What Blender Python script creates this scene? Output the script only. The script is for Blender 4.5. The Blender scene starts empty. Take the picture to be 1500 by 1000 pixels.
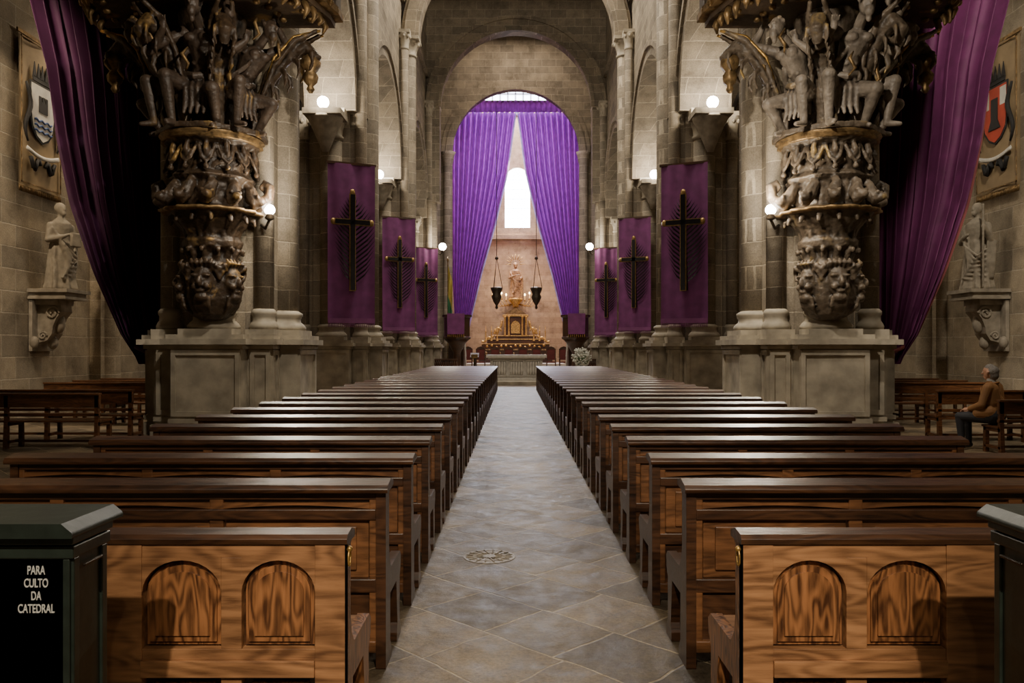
import bpy, math, random
import numpy as np
from mathutils import Vector, Matrix
random.seed(7)
D=bpy.data; S=bpy.context.scene
def R(a): return math.radians(a)
# ---------------------------------------------------------------- mesh builder
class MB:
    def __init__(s): s.v=[];s.f=[];s.m=[];s.sm=[];s.M=Matrix.Identity(4)
    def add(s,vs,fs,m=0,smooth=False):
        o=len(s.v)
        s.v+= [s.M@Vector(v) for v in vs]
        for f in fs:
            s.f.append([i+o for i in f]); s.m.append(m); s.sm.append(smooth)
    def box(s,x0,x1,y0,y1,z0,z1,m=0):
        v=[(x,y,z) for z in(z0,z1) for y in(y0,y1) for x in(x0,x1)]
        s.add(v,[(0,2,3,1),(4,5,7,6),(0,1,5,4),(2,6,7,3),(0,4,6,2),(1,3,7,5)],m)
    def prism(s,poly,axis,a0,a1,m=0,smooth=False):
        n=len(poly)
        def p(a,u,w): return (a,u,w) if axis=='x' else ((u,a,w) if axis=='y' else (u,w,a))
        v=[p(a0,u,w) for u,w in poly]+[p(a1,u,w) for u,w in poly]
        s.add(v,[list(range(n))[::-1],list(range(n,2*n))],m)
        s.add(v,[(i,(i+1)%n,n+(i+1)%n,n+i) for i in range(n)],m,smooth)
    def lathe(s,prof,cx=0,cy=0,segs=24,m=0,mod=None,smooth=True,sx=1,sy=1):
        v=[];f=[];n=len(prof)
        for r,z in prof:
            for i in range(segs):
                t=2*math.pi*i/segs
                k=mod(t,z) if mod else 1
                v.append((cx+r*k*math.cos(t)*sx,cy+r*k*math.sin(t)*sy,z))
        for j in range(n-1):
            for i in range(segs):
                a=j*segs+i;b=j*segs+(i+1)%segs
                f.append((a,b,b+segs,a+segs))
        f.append(list(range(segs))[::-1]); f.append([ (n-1)*segs+i for i in range(segs)])
        s.add(v,f,m,smooth)
    def tube(s,pts,rad,segs=8,m=0,flat=1.0,closed=False):
        pts=[Vector(p) for p in pts]; n=len(pts)
        if not hasattr(rad,'__len__'): rad=[rad]*n
        v=[];f=[];up=None
        for i,p in enumerate(pts):
            d=(pts[min(i+1,n-1)]-pts[max(i-1,0)])
            if d.length<1e-9: d=Vector((0,0,1))
            d.normalize()
            if up is None:
                up=Vector((0,0,1)) if abs(d.z)<.9 else Vector((1,0,0))
            a=(up-d*up.dot(d)); 
            if a.length<1e-6: a=d.orthogonal()
            a.normalize(); up=a; b=d.cross(a)
            for k in range(segs):
                t=2*math.pi*k/segs
                v.append(p+a*math.cos(t)*rad[i]+b*math.sin(t)*rad[i]*flat)
        for j in range(n-1):
            for k in range(segs):
                q=j*segs+k;w=j*segs+(k+1)%segs
                f.append((q,w,w+segs,q+segs))
        f.append(list(range(segs))[::-1]); f.append([(n-1)*segs+k for k in range(segs)])
        s.add(v,f,m,True)
    def ell(s,c,r,m=0,su=12,sv=8,rot=None):
        if not hasattr(r,'__len__'): r=(r,r,r)
        c=Vector(c);v=[];f=[]
        for j in range(1,sv):
            p=math.pi*j/sv
            for i in range(su):
                t=2*math.pi*i/su
                q=Vector((r[0]*math.sin(p)*math.cos(t),r[1]*math.sin(p)*math.sin(t),r[2]*math.cos(p)))
                if rot: q=rot@q
                v.append(c+q)
        for j in range(sv-2):
            for i in range(su):
                a=j*su+i;b=j*su+(i+1)%su
                f.append((a,a+su,b+su,b))
        tp=Vector((0,0,r[2]));bt=Vector((0,0,-r[2]))
        if rot: tp=rot@tp;bt=rot@bt
        v.append(c+tp);v.append(c+bt);T=len(v)-2;B=len(v)-1
        for i in range(su):
            f.append((T,i,(i+1)%su)); o=(sv-2)*su
            f.append((B,o+(i+1)%su,o+i))
        s.add(v,f,m,True)
    def cap(s,a,b,ra,rb,m=0,segs=10):
        a=Vector(a);b=Vector(b);d=b-a;L=d.length
        if L<1e-6: s.ell(a,ra,m);return
        d/=L;pts=[];rad=[]
        for k in (0,.3,.6,.85): pts.append(a-d*ra*math.cos(k*math.pi/2)); rad.append(max(ra*math.sin(k*math.pi/2),ra*.04))
        pts.append(a);rad.append(ra);pts.append(b);rad.append(rb)
        for k in (.85,.6,.3,0): pts.append(b+d*rb*math.cos(k*math.pi/2)); rad.append(max(rb*math.sin(k*math.pi/2),rb*.04))
        s.tube(pts,rad,segs,m)
    def grid(s,fn,nu,nv,m=0,smooth=True):
        v=[fn(i/nu,j/nv) for j in range(nv+1) for i in range(nu+1)]
        f=[(j*(nu+1)+i,j*(nu+1)+i+1,(j+1)*(nu+1)+i+1,(j+1)*(nu+1)+i) for j in range(nv) for i in range(nu)]
        s.add(v,f,m,smooth)
    def mesh(s,name,mats,bevel=0,fix=True):
        import bmesh
        me=D.meshes.new(name); me.from_pydata([tuple(v) for v in s.v],[],s.f)
        for mt in mats: me.materials.append(mt)
        me.polygons.foreach_set('material_index',s.m)
        me.polygons.foreach_set('use_smooth',s.sm)
        if fix:
            bm=bmesh.new();bm.from_mesh(me);bmesh.ops.recalc_face_normals(bm,faces=bm.faces);bm.to_mesh(me);bm.free()
        me.update()
        return me
    def obj(s,name,mats,bevel=0,loc=(0,0,0),rz=0,parent=None,fix=True):
        me=s.mesh(name,mats,fix=fix)
        ob=D.objects.new(name,me);S.collection.objects.link(ob)
        ob.location=loc;ob.rotation_euler=(0,0,rz)
        if parent: ob.parent=parent
        if bevel:
            md=ob.modifiers.new('b','BEVEL');md.width=bevel;md.segments=2;md.limit_method='ANGLE';md.angle_limit=R(50)
            bake(ob)
        return ob
def bake(ob):
    bpy.context.view_layer.update()
    dg=bpy.context.evaluated_depsgraph_get()
    me=D.meshes.new_from_object(ob.evaluated_get(dg))
    ob.modifiers.clear();ob.data=me
def inst(me,name,loc,rz=0,sc=None):
    ob=D.objects.new(name,me);S.collection.objects.link(ob);ob.location=loc;ob.rotation_euler=(0,0,rz)
    if sc: ob.scale=sc
    return ob
def empty(name,loc=(0,0,0),rz=0):
    e=D.objects.new(name,None);S.collection.objects.link(e);e.location=loc;e.rotation_euler=(0,0,rz);e.empty_display_size=.2
    return e
def carve_tex(kind,size):
    t=D.textures.new('carve_'+kind,kind);t.noise_scale=size
    return t
def remesh(ob,vox,disp=None,smooth=0):
    m=ob.modifiers.new('r','REMESH');m.mode='VOXEL';m.voxel_size=vox;m.use_smooth_shade=True
    if smooth:
        q=ob.modifiers.new('s','SMOOTH');q.factor=.5;q.iterations=smooth
    if disp:
        for kind,size,st in disp:
            q=ob.modifiers.new('d','DISPLACE');q.texture=carve_tex(kind,size);q.texture_coords='LOCAL';q.strength=st;q.mid_level=.5
    mats=list(ob.data.materials)
    bake(ob)
    ob.data.materials.clear()
    for x in mats: ob.data.materials.append(x)
# ---------------------------------------------------------------- materials
def newmat(name):
    m=D.materials.new(name);m.use_nodes=True;nt=m.node_tree
    b=nt.nodes['Principled BSDF'];return m,nt,b
def N(nt,t,**k):
    n=nt.nodes.new(t)
    for a,v in k.items():
        if a in n.inputs: n.inputs[a].default_value=v
        else: setattr(n,a,v)
    return n
def ramp(nt,stops):
    r=nt.nodes.new('ShaderNodeValToRGB');e=r.color_ramp.elements
    e[0].position=stops[0][0];e[0].color=(*stops[0][1],1)
    e[1].position=stops[-1][0];e[1].color=(*stops[-1][1],1)
    for p,c in stops[1:-1]:
        q=e.new(p);q.color=(*c,1)
    return r
def mixc(nt,a,b,fac,mode='MIX'):
    m=nt.nodes.new('ShaderNodeMix');m.data_type='RGBA';m.blend_type=mode
    for s,val in ((m.inputs[0],fac),(m.inputs[6],a),(m.inputs[7],b)):
        if isinstance(val,bpy.types.NodeSocket): nt.links.new(val,s)
        elif isinstance(val,(int,float)): s.default_value=val
        else: s.default_value=(*val,1)
    return m.outputs[2]
def bumpn(nt,h,st,dist=.02,prev=None):
    b=N(nt,'ShaderNodeBump',Strength=st,Distance=dist);nt.links.new(h,b.inputs['Height'])
    if prev: nt.links.new(prev,b.inputs['Normal'])
    return b.outputs[0]
def simple(name,col,rough=.6,metal=0,var=.25,nscale=8,bump=.15,spec=.5,sheen=0):
    m,nt,b=newmat(name);L=nt.links.new
    tc=N(nt,'ShaderNodeTexCoord');n=N(nt,'ShaderNodeTexNoise',Scale=nscale,Detail=6.0)
    L(tc.outputs['Object'],n.inputs['Vector'])
    r=ramp(nt,[(.3,tuple(c*(1-var) for c in col)),(.7,tuple(min(1,c*(1+var)) for c in col))])
    L(n.outputs['Fac'],r.inputs[0]);L(r.outputs[0],b.inputs['Base Color'])
    b.inputs['Roughness'].default_value=rough;b.inputs['Metallic'].default_value=metal
    b.inputs['Specular IOR Level'].default_value=spec
    if sheen: b.inputs['Sheen Weight'].default_value=sheen
    if bump: L(bumpn(nt,n.outputs['Fac'],bump),b.inputs['Normal'])
    return m
def emis(name,col,st):
    m,nt,b=newmat(name)
    b.inputs['Base Color'].default_value=(*col,1);b.inputs['Emission Color'].default_value=(*col,1);b.inputs['Emission Strength'].default_value=st
    return m
def stone(name,c1,c2,cm,bw=.8,bh=.4,mortar=.012,bumps=.5):
    m,nt,b=newmat(name);L=nt.links.new
    tc=N(nt,'ShaderNodeTexCoord');sx=N(nt,'ShaderNodeSeparateXYZ');L(tc.outputs['Object'],sx.inputs[0])
    ad=N(nt,'ShaderNodeMath',operation='ADD');L(sx.outputs[0],ad.inputs[0]);L(sx.outputs[1],ad.inputs[1])
    cx=N(nt,'ShaderNodeCombineXYZ');L(ad.outputs[0],cx.inputs[0]);L(sx.outputs[2],cx.inputs[1])
    nd=N(nt,'ShaderNodeTexNoise',Scale=2.5,Detail=2.0);L(tc.outputs['Object'],nd.inputs['Vector'])
    wob=N(nt,'ShaderNodeVectorMath',operation='MULTIPLY_ADD');L(nd.outputs['Color'],wob.inputs[0]);wob.inputs[1].default_value=(.03,.03,0);L(cx.outputs[0],wob.inputs[2])
    br=N(nt,'ShaderNodeTexBrick',Scale=1.0);br.inputs['Brick Width'].default_value=bw;br.inputs['Row Height'].default_value=bh
    br.inputs['Mortar Size'].default_value=mortar;br.inputs['Mortar Smooth'].default_value=.5;br.inputs['Bias'].default_value=0
    br.inputs['Color1'].default_value=(*c1,1);br.inputs['Color2'].default_value=(*c2,1);br.inputs['Mortar'].default_value=(*cm,1)
    L(wob.outputs[0],br.inputs['Vector'])
    n1=N(nt,'ShaderNodeTexNoise',Scale=1.3,Detail=8.0,Roughness=.7);L(tc.outputs['Object'],n1.inputs['Vector'])
    n2=N(nt,'ShaderNodeTexNoise',Scale=38.0,Detail=4.0,Roughness=.8);L(tc.outputs['Object'],n2.inputs['Vector'])
    r1=ramp(nt,[(.28,(.5,.48,.45)),(.5,(.95,.94,.92)),(.75,(1.3,1.26,1.18))]);L(n1.outputs['Fac'],r1.inputs[0])
    r2=ramp(nt,[(.3,(.65,.65,.65)),(.6,(1.12,1.12,1.12))]);L(n2.outputs['Fac'],r2.inputs[0])
    c=mixc(nt,br.outputs['Color'],r1.outputs[0],1.0,'MULTIPLY');c=mixc(nt,c,r2.outputs[0],1.0,'MULTIPLY')
    L(c,b.inputs['Base Color']);b.inputs['Roughness'].default_value=.8;b.inputs['Specular IOR Level'].default_value=.3
    inv=N(nt,'ShaderNodeMath',operation='SUBTRACT');inv.inputs[0].default_value=1;L(br.outputs['Fac'],inv.inputs[1])
    p=bumpn(nt,inv.outputs[0],bumps,.015);p=bumpn(nt,n2.outputs['Fac'],.3,.012,p);p=bumpn(nt,n1.outputs['Fac'],.4,.05,p)
    L(p,b.inputs['Normal']);return m
def wood(name,dark,light,rough=.3,sc=1.0,axis=0,coat=.2,fig=.075):
    m,nt,b=newmat(name);L=nt.links.new
    tc=N(nt,'ShaderNodeTexCoord');oi=N(nt,'ShaderNodeObjectInfo')
    mp=N(nt,'ShaderNodeMapping');s=[22*sc]*3;s[axis]=1.6*sc;mp.inputs['Scale'].default_value=s
    off=N(nt,'ShaderNodeVectorMath',operation='MULTIPLY_ADD');L(oi.outputs['Random'],off.inputs[0]);off.inputs[1].default_value=(7,3,5);L(tc.outputs['Object'],off.inputs[2])
    L(off.outputs[0],mp.inputs[0])
    n=N(nt,'ShaderNodeTexNoise',Scale=1.0,Detail=8.0,Roughness=.7,Distortion=.5);L(mp.outputs[0],n.inputs['Vector'])
    mp2=N(nt,'ShaderNodeMapping');s2=[6*sc]*3;s2[axis]=1.3*sc;mp2.inputs['Scale'].default_value=s2;L(off.outputs[0],mp2.inputs[0])
    n2=N(nt,'ShaderNodeTexNoise',Scale=1.0,Detail=2.0);L(mp2.outputs[0],n2.inputs['Vector'])
    sn=N(nt,'ShaderNodeMath',operation='MULTIPLY');L(n2.outputs['Fac'],sn.inputs[0]);sn.inputs[1].default_value=75
    si=N(nt,'ShaderNodeMath',operation='SINE');L(sn.outputs[0],si.inputs[0])
    mx=N(nt,'ShaderNodeMath',operation='MULTIPLY_ADD');L(si.outputs[0],mx.inputs[0]);mx.inputs[1].default_value=fig;L(n.outputs['Fac'],mx.inputs[2])
    r=ramp(nt,[(.28,dark),(.5,tuple((a*.45+c*.55) for a,c in zip(dark,light))),(.72,light)]);L(mx.outputs[0],r.inputs[0])
    n4=N(nt,'ShaderNodeTexNoise',Scale=1.8,Detail=3.0);L(off.outputs[0],n4.inputs['Vector'])
    r4=ramp(nt,[(.3,(.65,.6,.58)),(.7,(1.15,1.12,1.1))]);L(n4.outputs['Fac'],r4.inputs[0])
    L(mixc(nt,r.outputs[0],r4.outputs[0],1.0,'MULTIPLY'),b.inputs['Base Color'])
    rr=N(nt,'ShaderNodeMapRange');rr.inputs[3].default_value=rough-.08;rr.inputs[4].default_value=rough+.15;L(n.outputs['Fac'],rr.inputs[0]);L(rr.outputs[0],b.inputs['Roughness'])
    b.inputs['Coat Weight'].default_value=coat;b.inputs['Coat Roughness'].default_value=.3
    L(bumpn(nt,mx.outputs[0],.25,.008),b.inputs['Normal']);return m
def carved(name,dark,mid,gold,goldamt,hi=1.5):
    m,nt,b=newmat(name);L=nt.links.new
    g=N(nt,'ShaderNodeNewGeometry');tc=N(nt,'ShaderNodeTexCoord')
    n=N(nt,'ShaderNodeTexNoise',Scale=1.9,Detail=3.0);L(tc.outputs['Object'],n.inputs['Vector'])
    n3=N(nt,'ShaderNodeTexNoise',Scale=25.0,Detail=5.0);L(tc.outputs['Object'],n3.inputs['Vector'])
    n5=N(nt,'ShaderNodeTexNoise',Scale=7.0,Detail=5.0);L(tc.outputs['Object'],n5.inputs['Vector'])
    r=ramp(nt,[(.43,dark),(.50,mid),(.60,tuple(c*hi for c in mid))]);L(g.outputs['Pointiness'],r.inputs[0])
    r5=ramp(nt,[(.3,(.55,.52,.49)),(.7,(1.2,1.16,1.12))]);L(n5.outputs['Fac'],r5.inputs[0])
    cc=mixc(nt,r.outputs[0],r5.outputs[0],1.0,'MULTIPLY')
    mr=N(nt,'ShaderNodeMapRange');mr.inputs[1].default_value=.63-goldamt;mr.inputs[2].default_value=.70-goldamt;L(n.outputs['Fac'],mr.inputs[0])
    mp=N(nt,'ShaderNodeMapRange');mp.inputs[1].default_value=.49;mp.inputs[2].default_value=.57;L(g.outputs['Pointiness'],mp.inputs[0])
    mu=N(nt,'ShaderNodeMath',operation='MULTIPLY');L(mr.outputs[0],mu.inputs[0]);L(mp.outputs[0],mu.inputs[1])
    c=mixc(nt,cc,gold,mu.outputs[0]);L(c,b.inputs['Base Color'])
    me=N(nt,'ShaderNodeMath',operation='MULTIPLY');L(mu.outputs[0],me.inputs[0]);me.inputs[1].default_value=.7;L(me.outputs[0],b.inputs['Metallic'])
    b.inputs['Roughness'].default_value=.5;L(bumpn(nt,n3.outputs['Fac'],.5,.02),b.inputs['Normal']);return m
def cloth(name,col,trans=.0,rough=.75,sheen=.5,weave=True):
    m,nt,b=newmat(name);L=nt.links.new
    tc=N(nt,'ShaderNodeTexCoord');n=N(nt,'ShaderNodeTexNoise',Scale=3.0,Detail=6.0);L(tc.outputs['Object'],n.inputs['Vector'])
    r=ramp(nt,[(.3,tuple(c*.75 for c in col)),(.7,tuple(c*1.2 for c in col))]);L(n.outputs['Fac'],r.inputs[0]);L(r.outputs[0],b.inputs['Base Color'])
    b.inputs['Roughness'].default_value=rough;b.inputs['Sheen Weight'].default_value=sheen;b.inputs['Sheen Tint'].default_value=(*[min(1,c*2) for c in col],1)
    n2=N(nt,'ShaderNodeTexNoise',Scale=120.0,Detail=2.0);L(tc.outputs['Object'],n2.inputs['Vector']);L(bumpn(nt,n2.outputs['Fac'],.15,.005),b.inputs['Normal'])
    if trans:
        t=N(nt,'ShaderNodeBsdfTranslucent');L(r.outputs[0],t.inputs[0]);mx=N(nt,'ShaderNodeMixShader');mx.inputs[0].default_value=trans
        L(b.outputs[0],mx.inputs[1]);L(t.outputs[0],mx.inputs[2]);L(mx.outputs[0],nt.nodes['Material Output'].inputs[0])
    return m
def floor_mat():
    m,nt,b=newmat('floor_flagstones');L=nt.links.new
    tc=N(nt,'ShaderNodeTexCoord');mp=N(nt,'ShaderNodeMapping');mp.inputs['Rotation'].default_value=(0,0,R(45));L(tc.outputs['Object'],mp.inputs[0])
    nd=N(nt,'ShaderNodeTexNoise',Scale=2.2,Detail=3.0);L(tc.outputs['Object'],nd.inputs['Vector'])
    wob=N(nt,'ShaderNodeVectorMath',operation='MULTIPLY_ADD');L(nd.outputs['Color'],wob.inputs[0]);wob.inputs[1].default_value=(.10,.10,0);L(mp.outputs[0],wob.inputs[2])
    br=N(nt,'ShaderNodeTexBrick',Scale=1.0);br.offset=.12;br.inputs['Brick Width'].default_value=.54;br.inputs['Row Height'].default_value=.5
    br.inputs['Mortar Size'].default_value=.009;br.inputs['Mortar Smooth'].default_value=.5;br.inputs['Bias'].default_value=0
    br.inputs['Color1'].default_value=(.27,.215,.15,1);br.inputs['Color2'].default_value=(.115,.095,.072,1);br.inputs['Mortar'].default_value=(.40,.34,.25,1)
    L(wob.outputs[0],br.inputs['Vector'])
    n1=N(nt,'ShaderNodeTexNoise',Scale=1.7,Detail=8.0,Roughness=.7);L(tc.outputs['Object'],n1.inputs['Vector'])
    n2=N(nt,'ShaderNodeTexNoise',Scale=45.0,Detail=5.0,Roughness=.8);L(tc.outputs['Object'],n2.inputs['Vector'])
    n6=N(nt,'ShaderNodeTexNoise',Scale=6.0,Detail=6.0,Roughness=.7);L(tc.outputs['Object'],n6.inputs['Vector'])
    r1=ramp(nt,[(.3,(.5,.47,.43)),(.7,(1.35,1.29,1.17))]);L(n1.outputs['Fac'],r1.inputs[0])
    r2=ramp(nt,[(.35,(.6,.6,.6)),(.6,(1.12,1.12,1.12))]);L(n2.outputs['Fac'],r2.inputs[0])
    r6=ramp(nt,[(.32,(.6,.58,.55)),(.6,(1.12,1.1,1.06))]);L(n6.outputs['Fac'],r6.inputs[0])
    c=mixc(nt,br.outputs['Color'],r1.outputs[0],1.0,'MULTIPLY');c=mixc(nt,c,r2.outputs[0],1.0,'MULTIPLY');c=mixc(nt,c,r6.outputs[0],.8,'MULTIPLY');L(c,b.inputs['Base Color'])
    rr=N(nt,'ShaderNodeMapRange');rr.inputs[1].default_value=.3;rr.inputs[2].default_value=.7;rr.inputs[3].default_value=.38;rr.inputs[4].default_value=.66;L(n6.outputs['Fac'],rr.inputs[0]);L(rr.outputs[0],b.inputs['Roughness'])
    b.inputs['Specular IOR Level'].default_value=.35
    inv=N(nt,'ShaderNodeMath',operation='SUBTRACT');inv.inputs[0].default_value=1;L(br.outputs['Fac'],inv.inputs[1])
    p=bumpn(nt,inv.outputs[0],.6,.01);p=bumpn(nt,nd.outputs['Fac'],.6,.08,p);p=bumpn(nt,n1.outputs['Fac'],.35,.04,p);p=bumpn(nt,n2.outputs['Fac'],.3,.008,p);L(p,b.inputs['Normal'])
    return m
STONE=stone('granite_blocks',(.32,.272,.205),(.215,.185,.145),(.46,.40,.31),.9,.46,.013)
WALLST=stone('granite_wall',(.42,.352,.255),(.285,.243,.182),(.47,.41,.32),.95,.48,.015)
WARMST=stone('warm_apse_stone',(.50,.36,.22),(.40,.28,.17),(.32,.21,.12),.9,.4,.01,.3)
TRIM=simple('carved_granite',(.30,.262,.205),.75,0,.3,5,.5)
BASE=simple('granite_pedestal',(.37,.325,.25),.7,0,.32,3,.5)
FLOOR=floor_mat()
WDARK=wood('dark_walnut',(.016,.007,.004),(.105,.045,.019),.34)
WMID=wood('brown_oak',(.050,.021,.008),(.27,.118,.046),.38)
WHONEY=wood('honey_oak',(.13,.058,.024),(.46,.235,.105),.45,fig=.10)
WPANEL=wood('figured_oak_panel',(.07,.026,.010),(.40,.175,.066),.4,1.5,2,fig=.15)
WCEIL=wood('roof_timber',(.03,.018,.01),(.08,.045,.025),.7,.5,1,0)
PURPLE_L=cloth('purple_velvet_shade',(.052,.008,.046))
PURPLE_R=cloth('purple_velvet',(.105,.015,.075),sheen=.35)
PURPCUR=cloth('violet_curtain',(.26,.045,.38),.42,sheen=.2)
PURPBAN=cloth('purple_banner_cloth',(.19,.045,.17),sheen=.3)
PALE=cloth('pale_curtain_edge',(.36,.28,.55),.3)
REDTRIM=cloth('red_gold_trim',(.16,.03,.028),sheen=.1)
GOLD=simple('gilded_wood',(.55,.34,.11),.45,.8,.5,12,.5)
DGOLD=simple('old_gold',(.22,.14,.06),.5,.6,.6,9,.6)
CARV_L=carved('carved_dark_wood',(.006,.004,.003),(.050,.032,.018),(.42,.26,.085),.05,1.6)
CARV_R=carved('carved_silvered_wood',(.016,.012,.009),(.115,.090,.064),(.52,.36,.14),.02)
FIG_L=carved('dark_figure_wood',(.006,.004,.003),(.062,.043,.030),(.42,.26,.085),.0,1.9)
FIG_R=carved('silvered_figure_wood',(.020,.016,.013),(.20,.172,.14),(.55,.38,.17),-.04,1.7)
STATUE=simple('limestone_statue',(.27,.235,.18),.75,0,.3,6,.4)
WHITEST=simple('pale_marble',(.55,.52,.47),.55,0,.15,8,.3)
GREEN=simple('dark_green_paint',(.024,.034,.026),.42,0,.3,14,.12)
TEXTW=simple('white_lettering',(.75,.75,.7),.6,0,.05,10,0)
BLACK=simple('blackened_iron',(.010,.008,.010),.3,.3,.2,10,.2)
BRONZE=simple('dark_bronze',(.06,.045,.03),.4,.7,.4,20,.4)
BULB=emis('lamp_glow',(1.0,.94,.84),60)
WIN=emis('daylight_pane',(.82,.89,1.0),34)
WIN2=emis('clerestory_pane',(.80,.88,1.0),7)
LEAD=simple('window_lead',(.16,.16,.18),.5)
TAN=cloth('tan_heraldic_cloth',(.26,.19,.105))
WHITEC=cloth('white_cloth',(.6,.57,.5))
REDC=cloth('red_cloth',(.45,.06,.03)); BLUEC=cloth('blue_cloth',(.05,.09,.22)); BLACKC=cloth('black_cloth',(.015,.014,.014))
DREDC=cloth('dark_red_upholstery',(.12,.02,.015))
YELLOWC=cloth('yellow_cloth',(.45,.36,.08));GREENC=cloth('green_cloth',(.04,.16,.08))
SKIN=simple('skin',(.48,.26,.17),.5,0,.1,20,.05);HAIR=simple('grey_hair',(.20,.18,.16),.7,0,.35,60,.5)
JACKET=cloth('brown_jacket',(.23,.11,.04));TROUS=cloth('dark_trousers',(.02,.02,.024));SHOE=simple('black_leather',(.012,.01,.009),.35);SHIRT=cloth('shirt_collar',(.35,.33,.3))
FLOWER=simple('white_flowers',(.62,.62,.55),.8,0,.2,30,.6);LEAF=simple('leaf_green',(.05,.11,.03),.6)
# ---------------------------------------------------------------- shell
PY=[15.4,24.6,34.0,43.5]; PX=5.6
b=MB();b.box(-11.5,11.5,-6.5,60.5,-.3,0);b.obj('floor',[FLOOR])
for sd,nm in((-1,'left'),(1,'right')):
    b=MB();x=sd*11.0
    b.box(min(x,x+sd*.5),max(x,x+sd*.5),-6,60,0,22.5)
    b.box(min(x-sd*.12,x),max(x-sd*.12,x),-6,50,0,.45)
    for y in (8.0,20.6,30.,39.):
        b.box(min(x-sd*.28,x),max(x-sd*.28,x),y-.45,y+.45,0,13,0)
        b.lathe([(.32,.5),(.32,.6),(.26,.75),(.26,8.2),(.34,8.5),(.38,8.7)],x-sd*.28,y,20)
    b.obj('wall_'+nm,[WALLST])
b=MB();b.box(-11,11,-6.5,-6,0,22.5);b.obj('wall_west',[WALLST])
b=MB();b.box(-11.5,11.5,-6.5,60.5,22.5,22.8)
for y in range(0,60,3): b.box(-5.2,5.2,y-.15,y+.15,22.1,22.5)
for x in(-3.4,0,3.4): b.box(x-.12,x+.12,-6,60,22.25,22.5)
b.obj('ceiling',[WCEIL])
for sd,nm in((-1,'left'),(1,'right')):
    b=MB();a,c=sorted((sd*6.26,sd*10.99));b.box(a,c,-6,43,13.4,13.7);b.obj('ceiling_aisle_'+nm,[WALLST])
b=MB();Y0,Y1=59.5,60.0;wx=.15;hw=.95;zs=14.4
def wall_hole(b,xa,xb,z0,z1,cx,hw,zb,zs,y0,y1,m=0,n=16):
    b.box(xa,cx-hw,y0,y1,z0,z1,m);b.box(cx+hw,xb,y0,y1,z0,z1,m)
    if zb>z0: b.box(cx-hw,cx+hw,y0,y1,z0,zb,m)
    for i in range(n):
        t0=math.pi*i/n;t1=math.pi*(i+1)/n
        p=[(cx-hw*math.cos(t0),zs+hw*math.sin(t0)),(cx-hw*math.cos(t1),zs+hw*math.sin(t1))]
        b.prism([p[0],p[1],(p[1][0],z1),(p[0][0],z1)],'y',y0,y1,m)
wall_hole(b,-11,11,0,19.8,wx,hw,10.8,zs,Y0,Y1)
b.box(-11,-3.5,Y0,Y1,19.8,22.5);b.box(3.5,11,Y0,Y1,19.8,22.5);b.box(-3.5,3.5,Y0,Y1,22.2,22.5)
b.box(-5.2,5.2,Y0-.2,Y0,9.9,10.2);b.box(-5.2,5.2,Y0-.25,Y0,19.3,19.7)
b.obj('wall_east',[WARMST])
def window(name,cx,hw,zb,zs,y,arch=True,nx=3,nz=6,top=None,wm=None):
    b=MB()
    if arch:
        poly=[(cx-hw,zb),(cx+hw,zb)]+[(cx+hw*math.cos(math.pi*i/16),zs+hw*math.sin(math.pi*i/16)) for i in range(17)]
    else: poly=[(cx-hw,zb),(cx+hw,zb),(cx+hw,top),(cx-hw,top)]
    b.prism(poly,'y',y+.3,y+.34,0)
    zt=(zs+hw*.85) if arch else top
    t=.012 if arch else .05
    for i in range(1,nx): x=cx-hw+2*hw*i/nx; b.box(x-t,x+t,y+.2,y+.29,zb,zt,1)
    for i in range(1,nz): z=zb+(zt-zb)*i/nz; b.box(cx-hw,cx+hw,y+.2,y+.29,z-t,z+t,1)
    b.obj(name,[wm or WIN,LEAD])
window('window_1',wx,hw,10.8,zs,Y0);window('window_2',0,3.5,19.8,0,Y0,False,12,4,22.2,WIN2)
for sd,nm in((-1,'left'),(1,'right')):
    b=MB();a,c=sorted((sd*5.2,sd*5.7));b.box(a,c,51.2,59.5,0,22.5);b.obj('wall_chancel_'+nm,[WARMST])
def ring(b,cx,cz,r0,r1,y0,y1,m=0,n=32,axis='y',pointed=0):
    for i in range(n):
        t0=math.pi*i/n;t1=math.pi*(i+1)/n
        q=[(cx-r0*math.cos(t0),cz+r0*math.sin(t0)),(cx-r0*math.cos(t1),cz+r0*math.sin(t1)),(cx-r1*math.cos(t1),cz+r1*math.sin(t1)),(cx-r1*math.cos(t0),cz+r1*math.sin(t0))]
        b.prism(q,axis,y0,y1,m)
b=MB();wall_hole(b,-10.99,10.99,0,22.49,0,4.15,0,14.2,50.5,51.2,0,32)
ring(b,0,14.2,4.05,4.5,50.35,50.5);ring(b,0,14.2,4.5,4.8,50.42,50.5)
for sd in(-1,1):
    b.lathe([(.36,0),(.36,1.8),(.45,1.85),(.3,2.1),(.3,13.4),(.42,14.0),(.5,14.2)],sd*4.35,50.35,20)
b.obj('wall_chancel_arch',[STONE])
b=MB()
n=32
for i in range(n):
    t0=math.pi*i/n;t1=math.pi*(i+1)/n
    p0=(-4.2*math.cos(t0),14.9+4.2*math.sin(t0));p1=(-4.2*math.cos(t1),14.9+4.2*math.sin(t1))
    b.prism([p0,p1,(p1[0],22.05),(p0[0],22.05)],'y',43.1,43.9)
b.box(-4.94,-4.2,43.1,43.9,9.7,22.05);b.box(4.2,4.94,43.1,43.9,9.7,22.05)
ring(b,0,14.9,4.1,4.75,42.95,43.1);ring(b,0,14.9,4.75,4.95,42.85,43.1);ring(b,0,14.9,4.1,4.3,42.85,42.95)
b.obj('crossing_arch',[STONE])
for k,y in enumerate(PY[1:3]):
    b=MB();ring(b,0,15.0,4.2,4.94,y-.4,y+.4);ring(b,0,15.0,4.35,4.8,y-.5,y-.4);ring(b,0,15.0,4.35,4.8,y+.4,y+.5)
    b.obj('transverse_arch',[STONE])
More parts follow.
